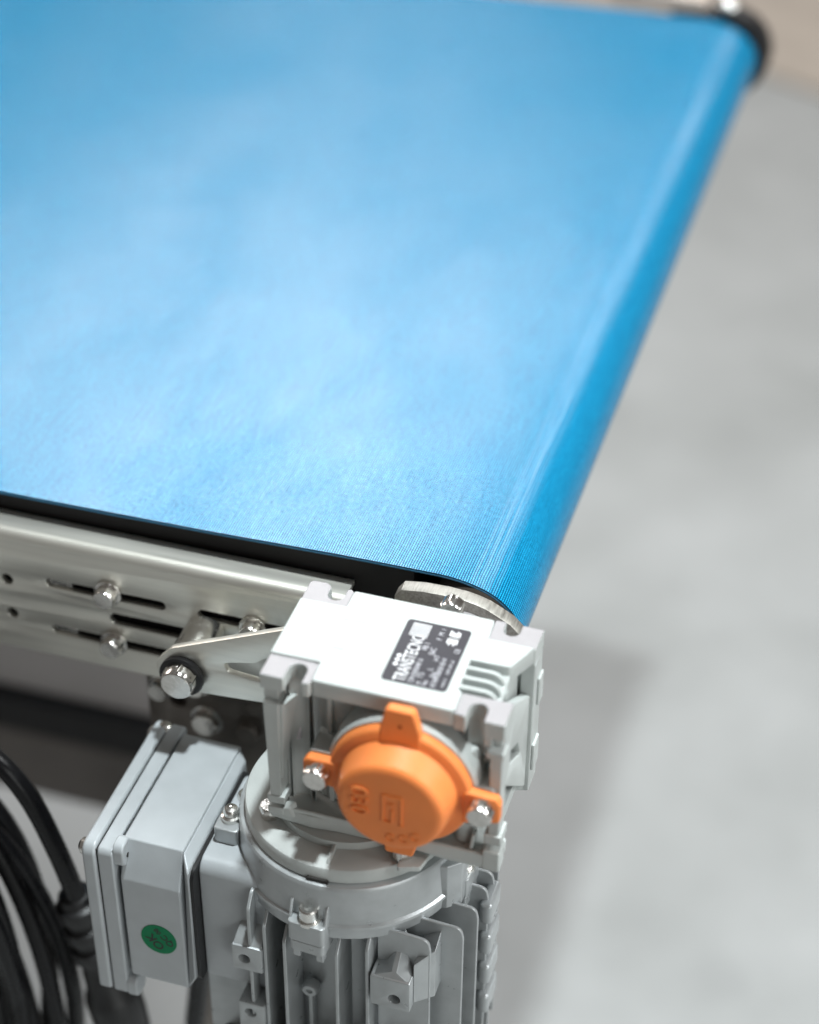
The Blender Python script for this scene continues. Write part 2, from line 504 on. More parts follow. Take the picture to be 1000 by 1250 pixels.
# near side frame: bent stainless channel with slots
def frame_part(y_face, sgn, name, holes):
    fr = [( -1200, -96), (5, -96), (5, -33.5), (-1200, -33.5)]
    b = plate_bm(rpoly(fr, [0, 1, 0.5, 0]), holes, 'y', y_face, y_face + sgn * 3, 0.5)
    f = finish(name, b, STEEL, conv)
    # rolled upper bend and top flange in one strip
    bm = NB()
    prof = []
    for k in range(9):
        t = PI - (PI / 2) * k / 8
        prof.append((y_face + sgn * (5 + 5 * math.cos(t)), -34 + 5 * math.sin(t)))
    prof.append((y_face + sgn * 14.5, -28.8))
    prof2 = [(p[0] + sgn * (1.0 if i < 9 else 0), p[1] - 2.2) for i, p in enumerate(prof)]
    ring = prof + prof2[::-1]
    A = [bm.verts.new((-1200, p[0], p[1])) for p in ring]; B = [bm.verts.new((5.2, p[0], p[1])) for p in ring]
    n = len(ring)
    for i in range(n): bm.faces.new((A[i], A[(i + 1) % n], B[(i + 1) % n], B[i]))
    bm.faces.new(A); bm.faces.new(B[::-1])
    finish("top_flange", bm, STEEL, f, smooth=50)
    bm = NB(); box(bm, -1200, 4, *sorted((y_face + sgn * 3.1, y_face + sgn * 12)), -95.8, -93.4)
    finish("bottom_flange", bm, STEEL, f, bevel=0.4)
    return f
holes = [circ(-152.9, -56.3, 2.8), circ(-152.6, -75.6, 2.8), slot(-131.5, -53.4, -79, -52.9, 2.3), slot(-131.5, -79.8, -70, -80.3, 2.3),
         slot(-101, -66.3, -45, -66.3, 3.2), slot(-59, -53, -20, -53, 2.6)]
frame = frame_part(82, 1, "side_frame", holes)
far_frame = frame_part(706, -1, "side_frame", [])
bm = NB(); box(bm, -175, -8, 87.5, 89.5, -92, -40)  # black sheet added behind the slots so they read as shade
finish("slot_shade_sheet", bm, BEDM, frame)
# clamped slot bolts on the frame
def frame_bolt(c, r=5.2):
    bm = NB()
    hex_head(bm, c, 'y', r, 0, -5.5, 0.9, flange=r * 1.22, phase=.3)
    return finish("bolt", bm, ZINC, frame, bevel=0.15)
b1 = frame_bolt((-103.2, 81, -51.2))
copy_part(b1, "bolt", frame, Vector(WL[b1.name]) + Vector((.4, 0, -28.4)), (0, .5, 0))
copy_part(b1, "bolt", frame, Vector(WL[b1.name]) + Vector((67.5, 0, -2.5)), (0, .2, 0))
# tensioner blocks seen in the slot ends
for x, z in ((-129.5, -53.4), (-129.5, -79.8)):
    bm = NB(); prism(bm, slot(x - 1, z, x + 6, z, 2.0), 'y', 83.2, 88)
    finish("slot_block", bm, ZINC, frame, bevel=0.2)
# bearing plate near the roller
bp_out = [(28.2, -60), (28.2, -18.5), (31, -14.6), (39.8, -13.2), (50.6, -13.0), (58, -13.5), (62.4, -14.4), (67.5, -16.0), (72.4, -18.6), (77.4, -21.4), (81.4, -25.5), (84, -31), (84.5, -38), (84.5, -60)]
finish("bearing_plate", plate_bm(bp_out, [], 'y', 79.6, 86.2, 0.5), PLATE, conv)
bm = NB(); lathe(bm, [(0, 86), (14, 86), (14, 96), (0, 96)], (RX, 0, RZ), 'y', 32)
finish("bearing", bm, DARKST, conv)
# far end plate
ep = [(20, -66), (20, -14)] + [(RX + 1 + 29 * math.cos(PI / 2 - PI * k / 16), RZ - 1 + 29 * math.sin(PI / 2 - PI * k / 16)) for k in range(17)] + [(20, -66)]
ep = ep[:-1]
finish("far_end_plate", plate_bm(ep, [], 'y', 698, 716, 1.0), RUBBER, conv)
bm = NB(); hex_head(bm, (56, 705, -10.6), 'z', 5, 0, 4, .8)
lathe(bm, [(6.8, 3.0)] + [(8 * math.sin(t), 3.6 - 4 + 8 * math.cos(t)) for t in [math.radians(58 - 58 * k / 12) for k in range(13)]], (56, 705, -10.6), 'z', 40)
finish("adjuster_bolt", bm, CHROME, conv)
bm = NB(); box(bm, -20, 42, 700, 716, -14, -4); box(bm, 0, 20, 703, 713, -4, 3)
finish("tension_block", bm, mat("beige_plastic", (.62, .50, .42), .5), conv, bevel=1.5)
# leg and leg bracket under the near frame
brk = [(-95, -97), (0, -97), (0, -135), (-30, -210), (-95, -210)]
bk = finish("leg_bracket", plate_bm(rpoly(brk, 3), [circ(-80, -118, 4)], 'y', 93, 97, 0.6), DARKST, conv)
for (x, z, r) in ((-88, -112, 5), (-66, -126, 6.5), (-45, -126, 5.5), (-40, -108, 5), (-70, -104, 6), (-20, -118, 5)):
    bm = NB(); hex_head(bm, (x, 93, z), 'y', r, 0, -5, .9, flange=r * 1.25)
    finish("bolt", bm, DARKST if x > -60 else ZINC, bk)
bm = NB(); box(bm, -90, -42, 98, 146, -699.5, -98)
finish("leg", bm, DARKST, conv, bevel=3)
bm = NB(); box(bm, -1200, -60, 330, 390, -478, -417)
finish("cross_beam", bm, BROWNST, conv, bevel=5)
bm = NB(); box(bm, -1200, -60, 336, 340, -384, -230)
finish("rear_panel", bm, mat("warm_grey_panel", (0.42, 0.39, 0.38), 0.5, 0, .1, 8), conv, bevel=1)
bm = NB(); box(bm, -1200, -60, 326, 394, -415.5, -385)
finish("lower_rail", bm, BEDM, conv, bevel=3)

# ------------------------------------------------------------------ torque arm
arm = thing("torque_arm", "polished triangular steel arm bolted to the frame left of the gearbox", "bracket", (-58, 82, -62))
tri = [(-58 - 12, -62 + 3), (-62, -49.5), (-12, -26.8), (30, -8), (30, -69), (-18, -69), (-51, -71.5), (-68, -70)]
tri = rpoly(tri, [8, 6, 40, 2, 2, 20, 12, 8])
cut = rpoly([(-38.8, -51.6), (-24, -47.5), (-14, -40), (-12, -57.8), (-22, -57.8), (-36.8, -56.4)], [1.5, 2, 1, 1, 1, 2])
finish("arm_plate", plate_bm(tri, [cut], 'y', 54, 57, 0.35), STEEL, arm)
bm = NB(); lathe(bm, [(0, 57), (9.2, 57), (9.2, 81.9), (0, 81.9)], (-58.0, 0, -62), 'y', 40)
finish("spacer_tube", bm, CHROME, arm, bevel=0.5)
bm = NB(); lathe(bm, [(0, 53.9), (9.4, 53.9), (9.9, 53), (9.9, 51.2), (9.2, 50.6), (0, 50.6)], (-57.2, 0, -62.2), 'y', 40)
finish("rubber_washer", bm, RUBBER, arm)
bm = NB(); hex_head(bm, (-56.8, 50.6, -61.4), 'y', 7.9, 0, -6.2, 1.2, phase=.4)
finish("bolt_head", bm, ZINC, arm, bevel=0.25)

# ------------------------------------------------------------------ worm gearbox
gb = thing("worm_gearbox", "light grey cast worm gearbox with orange round cap and black nameplate", "gearbox", (48, 28.5, -78))
GX, GZ = 57.0, -38.8
# cover face
top = [(0, 12.3), (20, 12.3), (20.3, 1.6), (76, 1.6), (76, 12.3), (74, 14), (74, 31), (89.5, 31.2), (95.6, 44.9), (77.2, 44.9), (76.8, 56.2), (19, 56.6), (19, 46.6), (0, 46.2)]
finish("top_cover", plate_bm(rpoly(top, [0, 0, 1.2, 1.2, 0, 0, 0, 2, 0, 0, 1.2, 1.2, 0, 0]), [], 'z', -8, 0, 0.5, bres=2), CAST, gb)
def pad(pts, r, z0, z1, seg=6):
    bm = NB()
    prism(bm, rpoly(pts, r, seg), 'z', z0, z1)
    bm.normal_update()
    for f in bm.faces:
        f.material_index = 1 if f.normal.z * 1 > 0.9 or (abs(f.normal.z) > .9 and f.calc_center_median().z > (z0 + z1) / 2) else 0
    return finish("corner_pad", bm, CAST, gb, bevel=0.55, segs=2, mats=[PAD])
def notch(xc, r, y0, y1):          # list of points tracing a round-ended notch from (xc-r,y0) up to y1 and back
    s = 1 if y1 > y0 else -1
    yc = y1 - s * r
    return [(xc - r, y0)] + [(xc + r * math.cos(PI - PI * k / 8), yc + s * r * math.sin(PI - PI * k / 8)) for k in range(9)] + [(xc + r, y0)]
fl_ = [(0, 0)] + notch(13.2, 3.6, 0, 10) + [(19.5, 0.2), (20.2, 1.8), (20.2, 12.8), (0, 12.8)]
pad(fl_, 0, -8, -0.9)
fr_ = [(76, 1.6)] + [(79.5, 1.0)] + notch(84.2, 3.5, 0.4, 9.5) + [(96, 0.2), (96, 13.2), (76, 13.2)]
pad(fr_, 0, -9, -0.9)
bl_ = [(0, 46), (19, 46), (19, 56.4), (17.3, 58), (16, 57.4)] + notch(12.6, 3.3, 57, 49.6)[::-1] + [(8, 58.2), (6.5, 59), (1.2, 58.8), (0, 57.4)]
pad(bl_, 0, -9, -0.8)
br_ = [(76.8, 44.6), (96, 44.6), (96.4, 57.4)] + notch(84.5, 3.2, 57.4, 50)[::-1] + [(76.8, 57.4)]
pad(br_, 0, -9, -0.9)
# cast body
bm = NB()
lathe(bm, [(0, -1.0), (29.3, -1.0), (30.3, 0.2), (30.3, 55), (0, 55)], (GX, 0, GZ), 'y', 72)
finish("wheel_housing", bm, CAST, gb)
bm = NB(); lathe(bm, [(0, -70.5), (17.5, -70.5), (17.5, -8), (0, -8)], (27, 28.5, 0), 'z', 48)
finish("worm_housing", bm, CAST, gb)
bm = NB(); box(bm, 5, 20, 19, 23, -70, -7.5); box(bm, 19.9, 90, 24, 28, -70, -7.5); box(bm, 4, 91, 47, 51, -70, -7.5)
box(bm, 23.5, 25.5, 9, 24.5, -70, -7.6)
for z in (-30, -52): box(bm, 60, 88, 10, 25, z - 1, z + 1)
finish("inner_web", bm, CAST, gb, bevel=0.5)
# slot channels behind the front pads
def channel(xc, yc, r, z0, z1):
    bm = NB()
    lathe(bm, [(r, z0), (r, z1), (r + 1.6, z1), (r + 1.6, z0), (r, z0)], (xc, yc, 0), 'z', 20, 0.05, PI - 0.05)
    return finish("bolt_channel", bm, CAST, gb)
channel(13.2, 6.5, 3.9, -70, -8.2)
channel(84.2, 6.0, 3.8, -26, -9.2)
bm = NB(); lathe(bm, [(0, -46), (4.6, -46), (4.6, -24), (3.8, -22), (0, -21)], (80.5, 8.5, 0), 'z', 24)
lathe(bm, [(0, -70), (4.6, -70), (4.6, -60), (0, -59)], (80.5, 8.5, 0), 'z', 24)
finish("core_post", bm, CAST, gb)
bm = NB(); hexa(bm, [(8.4, 9.2, -40.6), (12.4, 9.2, -40.2), (12.4, 11.4, -40.2), (8.4, 11.4, -40.6)], [(8.4, 10.6, -31.5), (12.4, 10.6, -31), (12.4, 11.8, -31), (8.4, 11.8, -31.5)])  # pale block painted as the light seen through a hole
finish("lit_hole_block", bm, mat("lit_hole_pale", (.66, .64, .68), .3), gb, bevel=0.6)
# front side bars with feet, left and right
bm = NB()
hexa(bm, [(2.2, 0.2, -66.5), (6.6, 0.2, -66.5), (6.6, 9, -66.5), (2.2, 9, -66.5)], [(0.6, 0.2, -15.2), (7.0, 0.2, -15.2), (7.0, 9, -15.2), (0.6, 9, -15.2)])
hexa(bm, [(6.5, 1.2, -55), (7.4, 1.2, -55), (7.4, 8, -50), (6.5, 8, -50)], [(6.5, 1.2, -15.6), (8.6, 1.2, -15.6), (12, 9, -15.6), (6.5, 9, -15.6)])
box(bm, 0.9, 8.2, -0.3, 8.6, -68.2, -64.2)
box(bm, 0.4, 6.2, 3, 9, -16, -8.1)
finish("side_bar", bm, CAST, gb, bevel=0.7)
bm = NB()
hexa(bm, [(91.0, 0.4, -62), (95.4, 0.4, -62), (95.4, 8, -62), (91.0, 8, -62)], [(90.6, 0.4, -16), (95.6, 0.4, -16), (95.6, 8, -16), (90.6, 8, -16)])
box(bm, 89.2, 96.2, -0.4, 6.5, -18.6, -15.0)
box(bm, 89.6, 96.6, -0.6, 9, -63.5, -58.5)
box(bm, 87.6, 91, 2, 9, -15.2, -9.1)
finish("side_bar", bm, CAST, gb, bevel=0.7)
bm = NB()
box(bm, 0.2, 6, 46.2, 57, -70, -9.2); box(bm, 90.4, 96.3, 45.2, 57.2, -77.2, -9.2)
box(bm, 6, 90, 51.2, 57, -14, -9.2)
finish("rear_bar", bm, CAST, gb, bevel=0.7)
# side web with nut pockets
web = rpoly([(1.5, -1.6), (13.4, -1.6), (22, -9), (47.5, -26.5), (47.5, -77), (12.4, -43.5), (8, -42)], [1, 2.5, 6, 2, 2, 2, 2])
pockets = [rpoly([(17, -29.5), (30, -36.5), (34, -46), (17, -36)], 0.7)]
finish("side_web", plate_bm(web, pockets, 'x', 90.6, 94.6, 0.8), CAST, gb)
bm = NB(); prism(bm, rpoly([(14, -8), (44.5, -2), (46, -30), (14, -14)], 1), 'x', 86, 89.6)
finish("side_chamfer", bm, CAST, gb, bevel=1.2)
bm = NB()
box(bm, 96.2, 97.4, 50, 56.5, -34, -20); box(bm, 96.2, 97.6, 46, 54, -66, -52)
finish("cast_lug", bm, CAST, gb, bevel=.6)
# three cooling ribs curling over the corner
for y in (27.2, 21.6, 16.2):
    bm = NB()
    pr = [(73, -0.4), (84.0, -0.4), (86.2, -1.0), (88, -2.6), (88.9, -5.0), (89.0, -9), (73, -9)]
    prism(bm, pr, 'y', y - 1.1, y + 1.1)
    finish("rib", bm, CAST, gb, bevel=0.8, segs=3)
bm = NB(); box(bm, 72.5, 87.2, 13.5, 31, -9.5, -5.2)
finish("rib_floor", bm, CAST, gb)
# faint cast marks on the top cover
bm = NB()
for (x0, x1, y) in ((20.5, 22.6, 38.8), (25.0, 29.6, 39.2), (21.8, 26.4, 21.8)): box(bm, x0, x1, y - .22, y + .22, -0.3, 0.07)
finish("cast_mark", bm, PAD, gb)
# lower flange plate
low = [(1, 12), (1.2, 1), (19, -0.5), (30, 0.5), (62, 0.5), (76, -0.5), (95, -0.5), (96, 12), (91, 14), (91, 44), (96, 46), (96, 57), (0, 57), (0, 45), (5, 43), (5, 14)]
finish("bottom_flange", plate_bm(rpoly(low, 1.2), [], 'z', -77.6, -71.0, 0.8), CAST, gb)
bm = NB()
box(bm, 1.0, 7.8, -0.8, 7, -74, -70.0)
hexa(bm, [(7, -0.6, -74), (12, -0.6, -74), (14, 1.8, -74), (9, 1.8, -74)], [(7, -0.6, -69.8), (10, -0.6, -69.4), (12.5, 1.8, -66.0), (8, 1.8, -67.5)])
hexa(bm, [(10, 0.2, -74), (40, 0.2, -74), (40, 1.8, -74), (10, 1.8, -74)], [(10.5, 0.2, -69.4), (40, 0.2, -69.6), (40, 1.8, -69.6), (10.5, 1.8, -69.4)])
finish("flange_rim", bm, CAST, gb, bevel=0.7)
bm = NB(); box(bm, 62, 92, -1.0, .9, -75.6, -69.4); box(bm, 89.5, 96.4, -1.2, 7, -77.4, -66.8)
hexa(bm, [(83, 1, -72), (85, 1, -72), (85, 5, -72), (83, 5, -72)], [(84.6, 1, -62), (86, 1, -62), (86, 5, -62), (84.6, 5, -62)])
finish("flange_rim", bm, CAST, gb, bevel=0.7)
# bosses under the cap ears
bm = NB(); prism(bm, rpoly([(19.5, -47), (30.5, -47), (30.5, -33.2), (19.5, -33.2)], 2), 'y', -1.0, 16.5)
finish("ear_boss", bm, CAST, gb, bevel=0.7)
bm = NB(); prism(bm, rpoly([(83, -47), (93.5, -47), (93.5, -33.6), (83, -33.6)], 2), 'y', -1.0, 16.5)
finish("ear_boss", bm, CAST, gb, bevel=0.7)
bm = NB(); lathe(bm, [(0, 57.1), (30.5, 57.1), (30.5, 66), (29.5, 67), (20, 67), (20, 79.4), (0, 79.4)], (GX, 0, GZ), 'y', 64)
oh = finish("output_flange", bm, PAD, gb)
bm = NB(); hex_head(bm, (57, 0, -5.4), 'y', 5.0, 67, 61.5, 1.2, phase=PI / 6)
finish("set_screw", bm, ZINC, oh)
# orange protective cap
bm = NB()
lathe(bm, [(0, -17.4), (17.4, -17.4), (19.4, -17.2), (20.7, -16.4), (21.3, -15.2), (23.1, -6.2), (23.5, -5.5), (24.2, -5.2), (26.9, -5.2), (28.0, -4.7), (28.4, -3.8), (28.4, -1.05), (0, -1.05)], (GX, 0, GZ), 'y', 96)
cap = finish("protective_cap", bm, ORANGE, gb, smooth=60)
def lug(pts, r, y0=-5.6, y1=-1.1):
    bm = NB(); prism(bm, rpoly(pts, r, 5), 'y', y0, y1)
    return finish("cap_lug", bm, ORANGE, cap, bevel=1.0, segs=3)
lug([(49.2, -17), (49.4, -9), (51.8, 0.6), (62.6, 0.6), (65.2, -9), (65.4, -17)], [0, 6, 2.2, 2.2, 6, 0], -5.6)
lug([(47.5, -56), (49.5, -64), (51.6, -75.2), (62.6, -75.2), (66, -64), (67, -56)], [0, 2, 1.2, 1.2, 2, 0], -5.6)
lug([(33, -33.8), (20.2, -33.8), (18.4, -36), (18.4, -45), (31, -47)], [0, 1.5, 2, 2, 0])
lug([(82, -33.0), (95.4, -34.0), (96.8, -37), (96.8, -46), (92, -47), (82, -50)], [0, 1.5, 2, 2, 2, 0])
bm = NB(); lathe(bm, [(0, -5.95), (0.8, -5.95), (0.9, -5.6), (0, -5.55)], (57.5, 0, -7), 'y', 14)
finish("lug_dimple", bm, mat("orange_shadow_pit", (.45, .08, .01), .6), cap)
# raised writing and emblem on the cap
bm = NB(); text_bm(bm, "030", 10.2, (41.8, -17.45, -29.6), (0, 0, -1), (1, 0, 0), 1.5, stretch=0.98, space=1.0)
finish("raised_number", bm, ORANGE, cap)
bm = NB()
def bar(x0, x1, z0, z1): box(bm, x0, x1, -18.1, -17.3, z0, z1)
EX, EZ = 54.2, -32.0
bar(EX, EX + 8, EZ, EZ + .8); bar(EX, EX + .8, EZ - 13, EZ); bar(EX + 7.2, EX + 8, EZ - 13.6, EZ)
bar(EX - .4, EX + 4.2, EZ - 13.7, EZ - 12.9); bar(EX + 3.6, EX + 4.4, EZ - 13.0, EZ - 6.2); bar(EX + 2.6, EX + 4.6, EZ - 5.0, EZ - 3.4); bar(EX + 6.6, EX + 8.6, EZ - 14.2, EZ - 13.5)
finish("raised_emblem", bm, ORANGE, cap, bevel=0.15)
bm = NB()
for x, z in ((57.5, -53.6), (62.6, -52.8), (67.2, -50.6)):
    lathe(bm, [(1.5, -17.8), (1.5, -17.3), (2.0, -17.3), (2.0, -17.8), (1.5, -17.8)], (x, 0, z), 'y', 16, 0.6, 5.6)
finish("raised_mark", bm, ORANGE, cap)
# cap bolts
bm = NB(); hex_head(bm, (24.9, -5.6, -39.6), 'y', 5.4, 0, -5.6, 1.1, phase=.45)
cb = finish("cap_bolt", bm, ZINC, gb, bevel=0.25)
copy_part(cb, "cap_bolt", gb, WL[cb.name] + Vector((65.0, 0, 0.2)), (0, .35, 0))
# nameplate and its print (reads towards the belt)
NX, NY0, NW, NH = 44.7, 10.2, 25.6, 36.4
bm = NB(); prism(bm, rpoly([(NX, NY0), (NX + NW, NY0), (NX + NW, NY0 + NH), (NX, NY0 + NH)], 1.6), 'z', -0.1, 0.22)
npl = finish("nameplate", bm, LABELM, gb)
Z = 0.27
XD, YD = (0, 1, 0), (-1, 0, 0)
bm = NB()
text_bm(bm, "TRANSTECNO", 7.0, (NX + 9.2, NY0 + 0.9, Z), XD, YD, 0.04, stretch=0.58, space=1.04, bold=0.05)
for k in range(3): prism(bm, circ(NX + 2.9, NY0 + 9.6 + k * 2.5, .95, 14), 'z', Z - .02, Z + .03)
def wb(x0, x1, y0, y1): box(bm, NX + x0, NX + x1, NY0 + y0, NY0 + y1, Z - .02, Z + .03)
for k in range(8): wb(2.6 + k * .95, 3.2 + k * .95, 27, 34.6)
for k in range(9): wb(2.6, 10, 27 + k * .92, 27.45 + k * .92)
for k in range(5): wb(17.8 + k * .9, 18.4 + k * .9, 26.8 - (k % 2), 34.4 - (k % 3) * .5)
wb(17.8, 21.9, 29.5, 31.2)
finish("white_lettering", bm, WHITEP, npl)
bm = NB()
def tl(s, x, y, size=2.3, st=.8): text_bm(bm, s, size, (NX + x, NY0 + y, Z), XD, YD, 0.03, stretch=st)
tl("CM 030/040 U", 12.3, 1.2, 2.9); tl("FB 1", 12.2, 20.4, 3.2); tl("7.5", 15, 4.6, 3.2); tl("N", 15.2, 1, 2.6); tl("No", 17.6, 1.0, 2.8); tl("56C", 15.4, 18.4, 3.2); tl("i=7", 18, 15.5, 3.2); tl("L", 17.4, 10, 3)
tl("8 6", 19.2, 6.4, 2.8); tl("F", 15.8, 27.5, 3); tl("M", 15.8, 30.4, 3); tl("1", 15.8, 33.6, 2.6)
tl("0730920020 B14", 20.9, 1.0, 2.7, .92); tl("made in", 23.9, 2, 1.8, .9); tl("0.09 kW oil", 23.9, 9.5, 1.9, .9); tl("CE", 24.2, 22, 2.8)
finish("small_lettering", bm, mat("dim_print", (.58, .58, .62), .5), npl)
# input flange disc below the housing
bm = NB()
lathe(bm, [(0, -81.6), (42.8, -81.6), (43.9, -82.1), (44.4, -83.2), (44.5, -88.4), (44.0, -89), (0, -89)], (27, 28.5, 0), 'z', 96)
lathe(bm, [(0, -81.5), (33, -81.5), (33, -77.7), (0, -77.7)], (27, 28.5, 0), 'z', 64)
disc = finish("input_flange", bm, CAST, gb)
bm = NB()
hexa(bm, [(29.4, -13, -81.7), (31.2, -13, -81.7), (31.2, -1, -81.7), (29.4, -1, -81.7)], [(29.6, -11, -79.6), (31.0, -11, -79.6), (31.0, -1, -78.8), (29.6, -1, -78.8)])
finish("flange_rib", bm, CAST, disc, bevel=.4)
bm = NB(); prism(bm, rpoly([(57, -8.4), (66, -5.5), (68, 3), (57, 3)], 1), 'z', -82, -79.4)
finish("flange_boss", bm, CAST, disc, bevel=.4)
bm = NB(); prism(bm, slot(-3.6, 0, 3.6, 0, 1.1), 'y', -1, 1.4, (27, -15.9, -88.4)); finish("drain_slot", bm, HOLE, disc)
bm = NB(); hex_head(bm, (-0.6, 5.6, -81.6), 'z', 4.4, 0, 5.4, 1.0, phase=.3); fb = finish("flange_bolt", bm, ZINC, disc, bevel=.2)
copy_part(fb, "flange_bolt", disc, (57.5, -0.5, WL[fb.name].z + 1.2), (0, 0, .4))

# ------------------------------------------------------------------ motor
mo = thing("electric_motor", "silver finned electric motor hanging below the gearbox with terminal box", "motor", (27, 28.5, -235))
MX, MY = 27.0, 28.5
bm = NB()
lathe(bm, [(0, -89.1), (45.6, -89.1), (46.6, -89.4), (47.1, -90.2), (47.3, -91.6), (48.2, -108.6), (49.3, -109.4), (49.5, -110.6), (48.5, -111.4), (48.0, -117.0), (46.6, -118.4), (0, -118.4)], (MX, MY, 0), 'z', 96)
mf = finish("motor_flange", bm, MOTOR, mo, smooth=30)
bm = NB(); prism(bm, rpoly([(66, 8), (73, 9.5), (78.2, 14), (78.2, 25), (64, 27)], 1.5), 'z', -117.2, -92.5)
finish("flange_ear", bm, MOTOR, mf, bevel=0.8)
# four clamp lugs with socket screws
def lug_bm(rot):
    bm = NB()
    prism(bm, rpoly([(-8, -53), (8, -53), (8, -44), (-8, -44)], [2, 2, 0, 0]), 'z', -118, -107.5)
    prism(bm, rpoly([(-7.6, -52.4), (7.6, -52.4), (7.6, -42), (-7.6, -42)], [2, 2, 0, 0]), 'z', -124.5, -118.7)
    box(bm, -7.4, 7.4, -51.5, -42, -118.8, -117.9)
    for s in (-1, 1):
        hexa(bm, [(s * 8.1, -51, -108), (s * 6.9, -51, -108), (s * 6.9, -46, -108), (s * 8.1, -46, -108)], [(s * 8.1, -48.4, -100.5), (s * 6.9, -48.4, -100.5), (s * 6.9, -46, -98.5), (s * 8.1, -46, -98.5)])
        box(bm, s * 5 - 1.6, s * 5 + 1.6, -51, -47, -129.5, -124.4)
    bmesh.ops.rotate(bm, verts=bm.verts, cent=(0, 0, 0), matrix=Matrix.Rotation(rot, 3, 'Z'))
    bmesh.ops.translate(bm, verts=bm.verts, vec=(MX, MY, 0))
    return bm
for k in range(4):
    rot = math.radians(-3) + k * PI / 2
    lg = finish("clamp_lug", lug_bm(rot), MOTOR, mo, bevel=0.6)
    c = Matrix.Rotation(rot, 3, 'Z') @ Vector((0, -48.4, 0)) + Vector((MX, MY, -107.5))
    bm = NB()
    lathe(bm, [(0, -1), (5.0, -1), (5.0, 0.4), (4.1, .5), (4.1, 6.2), (3.6, 6.9), (2.5, 6.9), (2.3, 3.4), (0, 3.2)], c, 'z', 28)
    finish("socket_screw", bm, CHROME, lg)
# body and fins
bm = NB(); lathe(bm, [(0, -118.5), (32.5, -118.5), (32.5, -220), (0, -220)], (MX, MY, 0), 'z', 64)
finish("motor_body", bm, MOTOR, mo)
def fin(pts, r, normal, at, t=1.7):
    bm = NB(); prism(bm, rpoly(pts, r, 5), normal, at - t / 2, at + t / 2)
    return finish("cooling_fin", bm, MOTOR, mo, bevel=0.55)
ZB = -218
for x, zt in ((-3.2, -109), (3.4, -117.5), (12.8, -121), (35.2, -120.5), (47.6, -116)):
    yo = -19.5 if abs(x - MX) < 18 else -17.5
    fin([(yo, ZB), (10, ZB), (10, zt), (yo + 5, zt), (yo, zt - 6)], [0, 0, 0, 3, 3], 'x', x)
for y, xo in ((-10, 72.4), (0, 83.2), (12, 86), (24, 87), (33, 87), (45, 86), (57, 82)):
    fin([(50, ZB), (xo, ZB), (xo, -121), (xo - 1, -115.5), (50, -113.5)] , [0, 0, 2, 5, 0], 'y', y)
for y in (45, 57, 12, 0):
    fin([(4, ZB), (-31, ZB), (-31, -124), (-28, -119), (4, -118.6)], [0, 0, 3, 3, 0], 'y', y)
for x in (-2, 12, 27, 42, 52):
    fin([(50, ZB), (76, ZB), (76, -124), (73, -119), (50, -118.6)], [0, 0, 3, 3, 0], 'x', x)
# scalloped bosses on the right silhouette
bm = NB()
for z in (-128, -147, -166, -185):
    prism(bm, rpoly([(84, 20), (89.5, 20), (89.5, 36), (84, 36)], 2), 'z', z - 6, z + 6)
finish("side_boss", bm, MOTOR, mo, bevel=2.0, segs=3)
# mounting feet blocks with holes
def foot(x0, x1, yf, z0, z1, depth, hx, hz):
    b = plate_bm(rpoly([(x0, z0), (x1, z0), (x1, z1), (x0, z1)], .8), [circ(hx, hz, 2.5)], 'y', yf, yf + depth, 0.6)
    f = finish("mounting_foot", b, MOTOR, mo)
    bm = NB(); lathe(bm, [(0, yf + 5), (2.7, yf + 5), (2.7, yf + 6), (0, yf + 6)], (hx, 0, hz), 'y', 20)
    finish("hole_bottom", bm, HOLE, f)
    return f
foot(49.5, 66.5, -19.5, -151, -133.5, 16, 59.8, -145)
foot(-11, 2.4, -18.6, -151.5, -137, 16, -5.6, -144.6)
foot(-9.5, 2.4, -18.6, -190, -172.6, 16, -4.4, -178.8)
foot(52, 66.5, -19.5, -196, -178, 16, 60, -189)
bm = NB()
hexa(bm, [(66.6, -15, -150), (74, -9, -150), (74, 2, -150), (66.6, 2, -150)], [(66.6, -15, -127), (74, -9, -122), (74, 2, -118), (66.6, 2, -124)])
hexa(bm, [(49.6, -19, -134), (66, -19, -134), (66, -4, -134), (49.6, -4, -134)], [(58.2, -17, -131.5), (60, -17, -131.5), (60, -4, -119), (58.2, -4, -119)])
finish("foot_gusset", bm, MOTOR, mo, bevel=.6)
bm = NB()
hexa(bm, [(-10.8, -18, -137.4), (2, -18, -137.4), (2, -5, -137.4), (-10.8, -5, -137.4)], [(-9, -8, -128), (2, -8, -128), (2, -4, -128), (-9, -4, -128)])
finish("foot_gusset", bm, MOTOR, mo, bevel=.6)
# small round plug with its stem on the front
bm = NB(); lathe(bm, [(0, -5), (3.7, -5), (3.7, -8.6), (3.0, -9.6), (1.5, -9.6), (1.2, -8.4), (0, -8.4)], (19.2, 0, -166.5), 'y', 24)
lathe(bm, [(0, -8.5), (1.1, -8.5), (1.1, -8.2)], (19.2, 0, -166.5), 'y', 12)
box(bm, 18.4, 20.0, -8.0, -4, ZB, -170)
finish("grease_plug", bm, MOTOR, mo)
bm = NB(); lathe(bm, [(44, -214), (58, -214), (59.5, -215.5), (59.5, -234), (0, -235)], (MX, MY, 0), 'z', 64)
finish("fan_cowl", bm, RUBBER, mo)

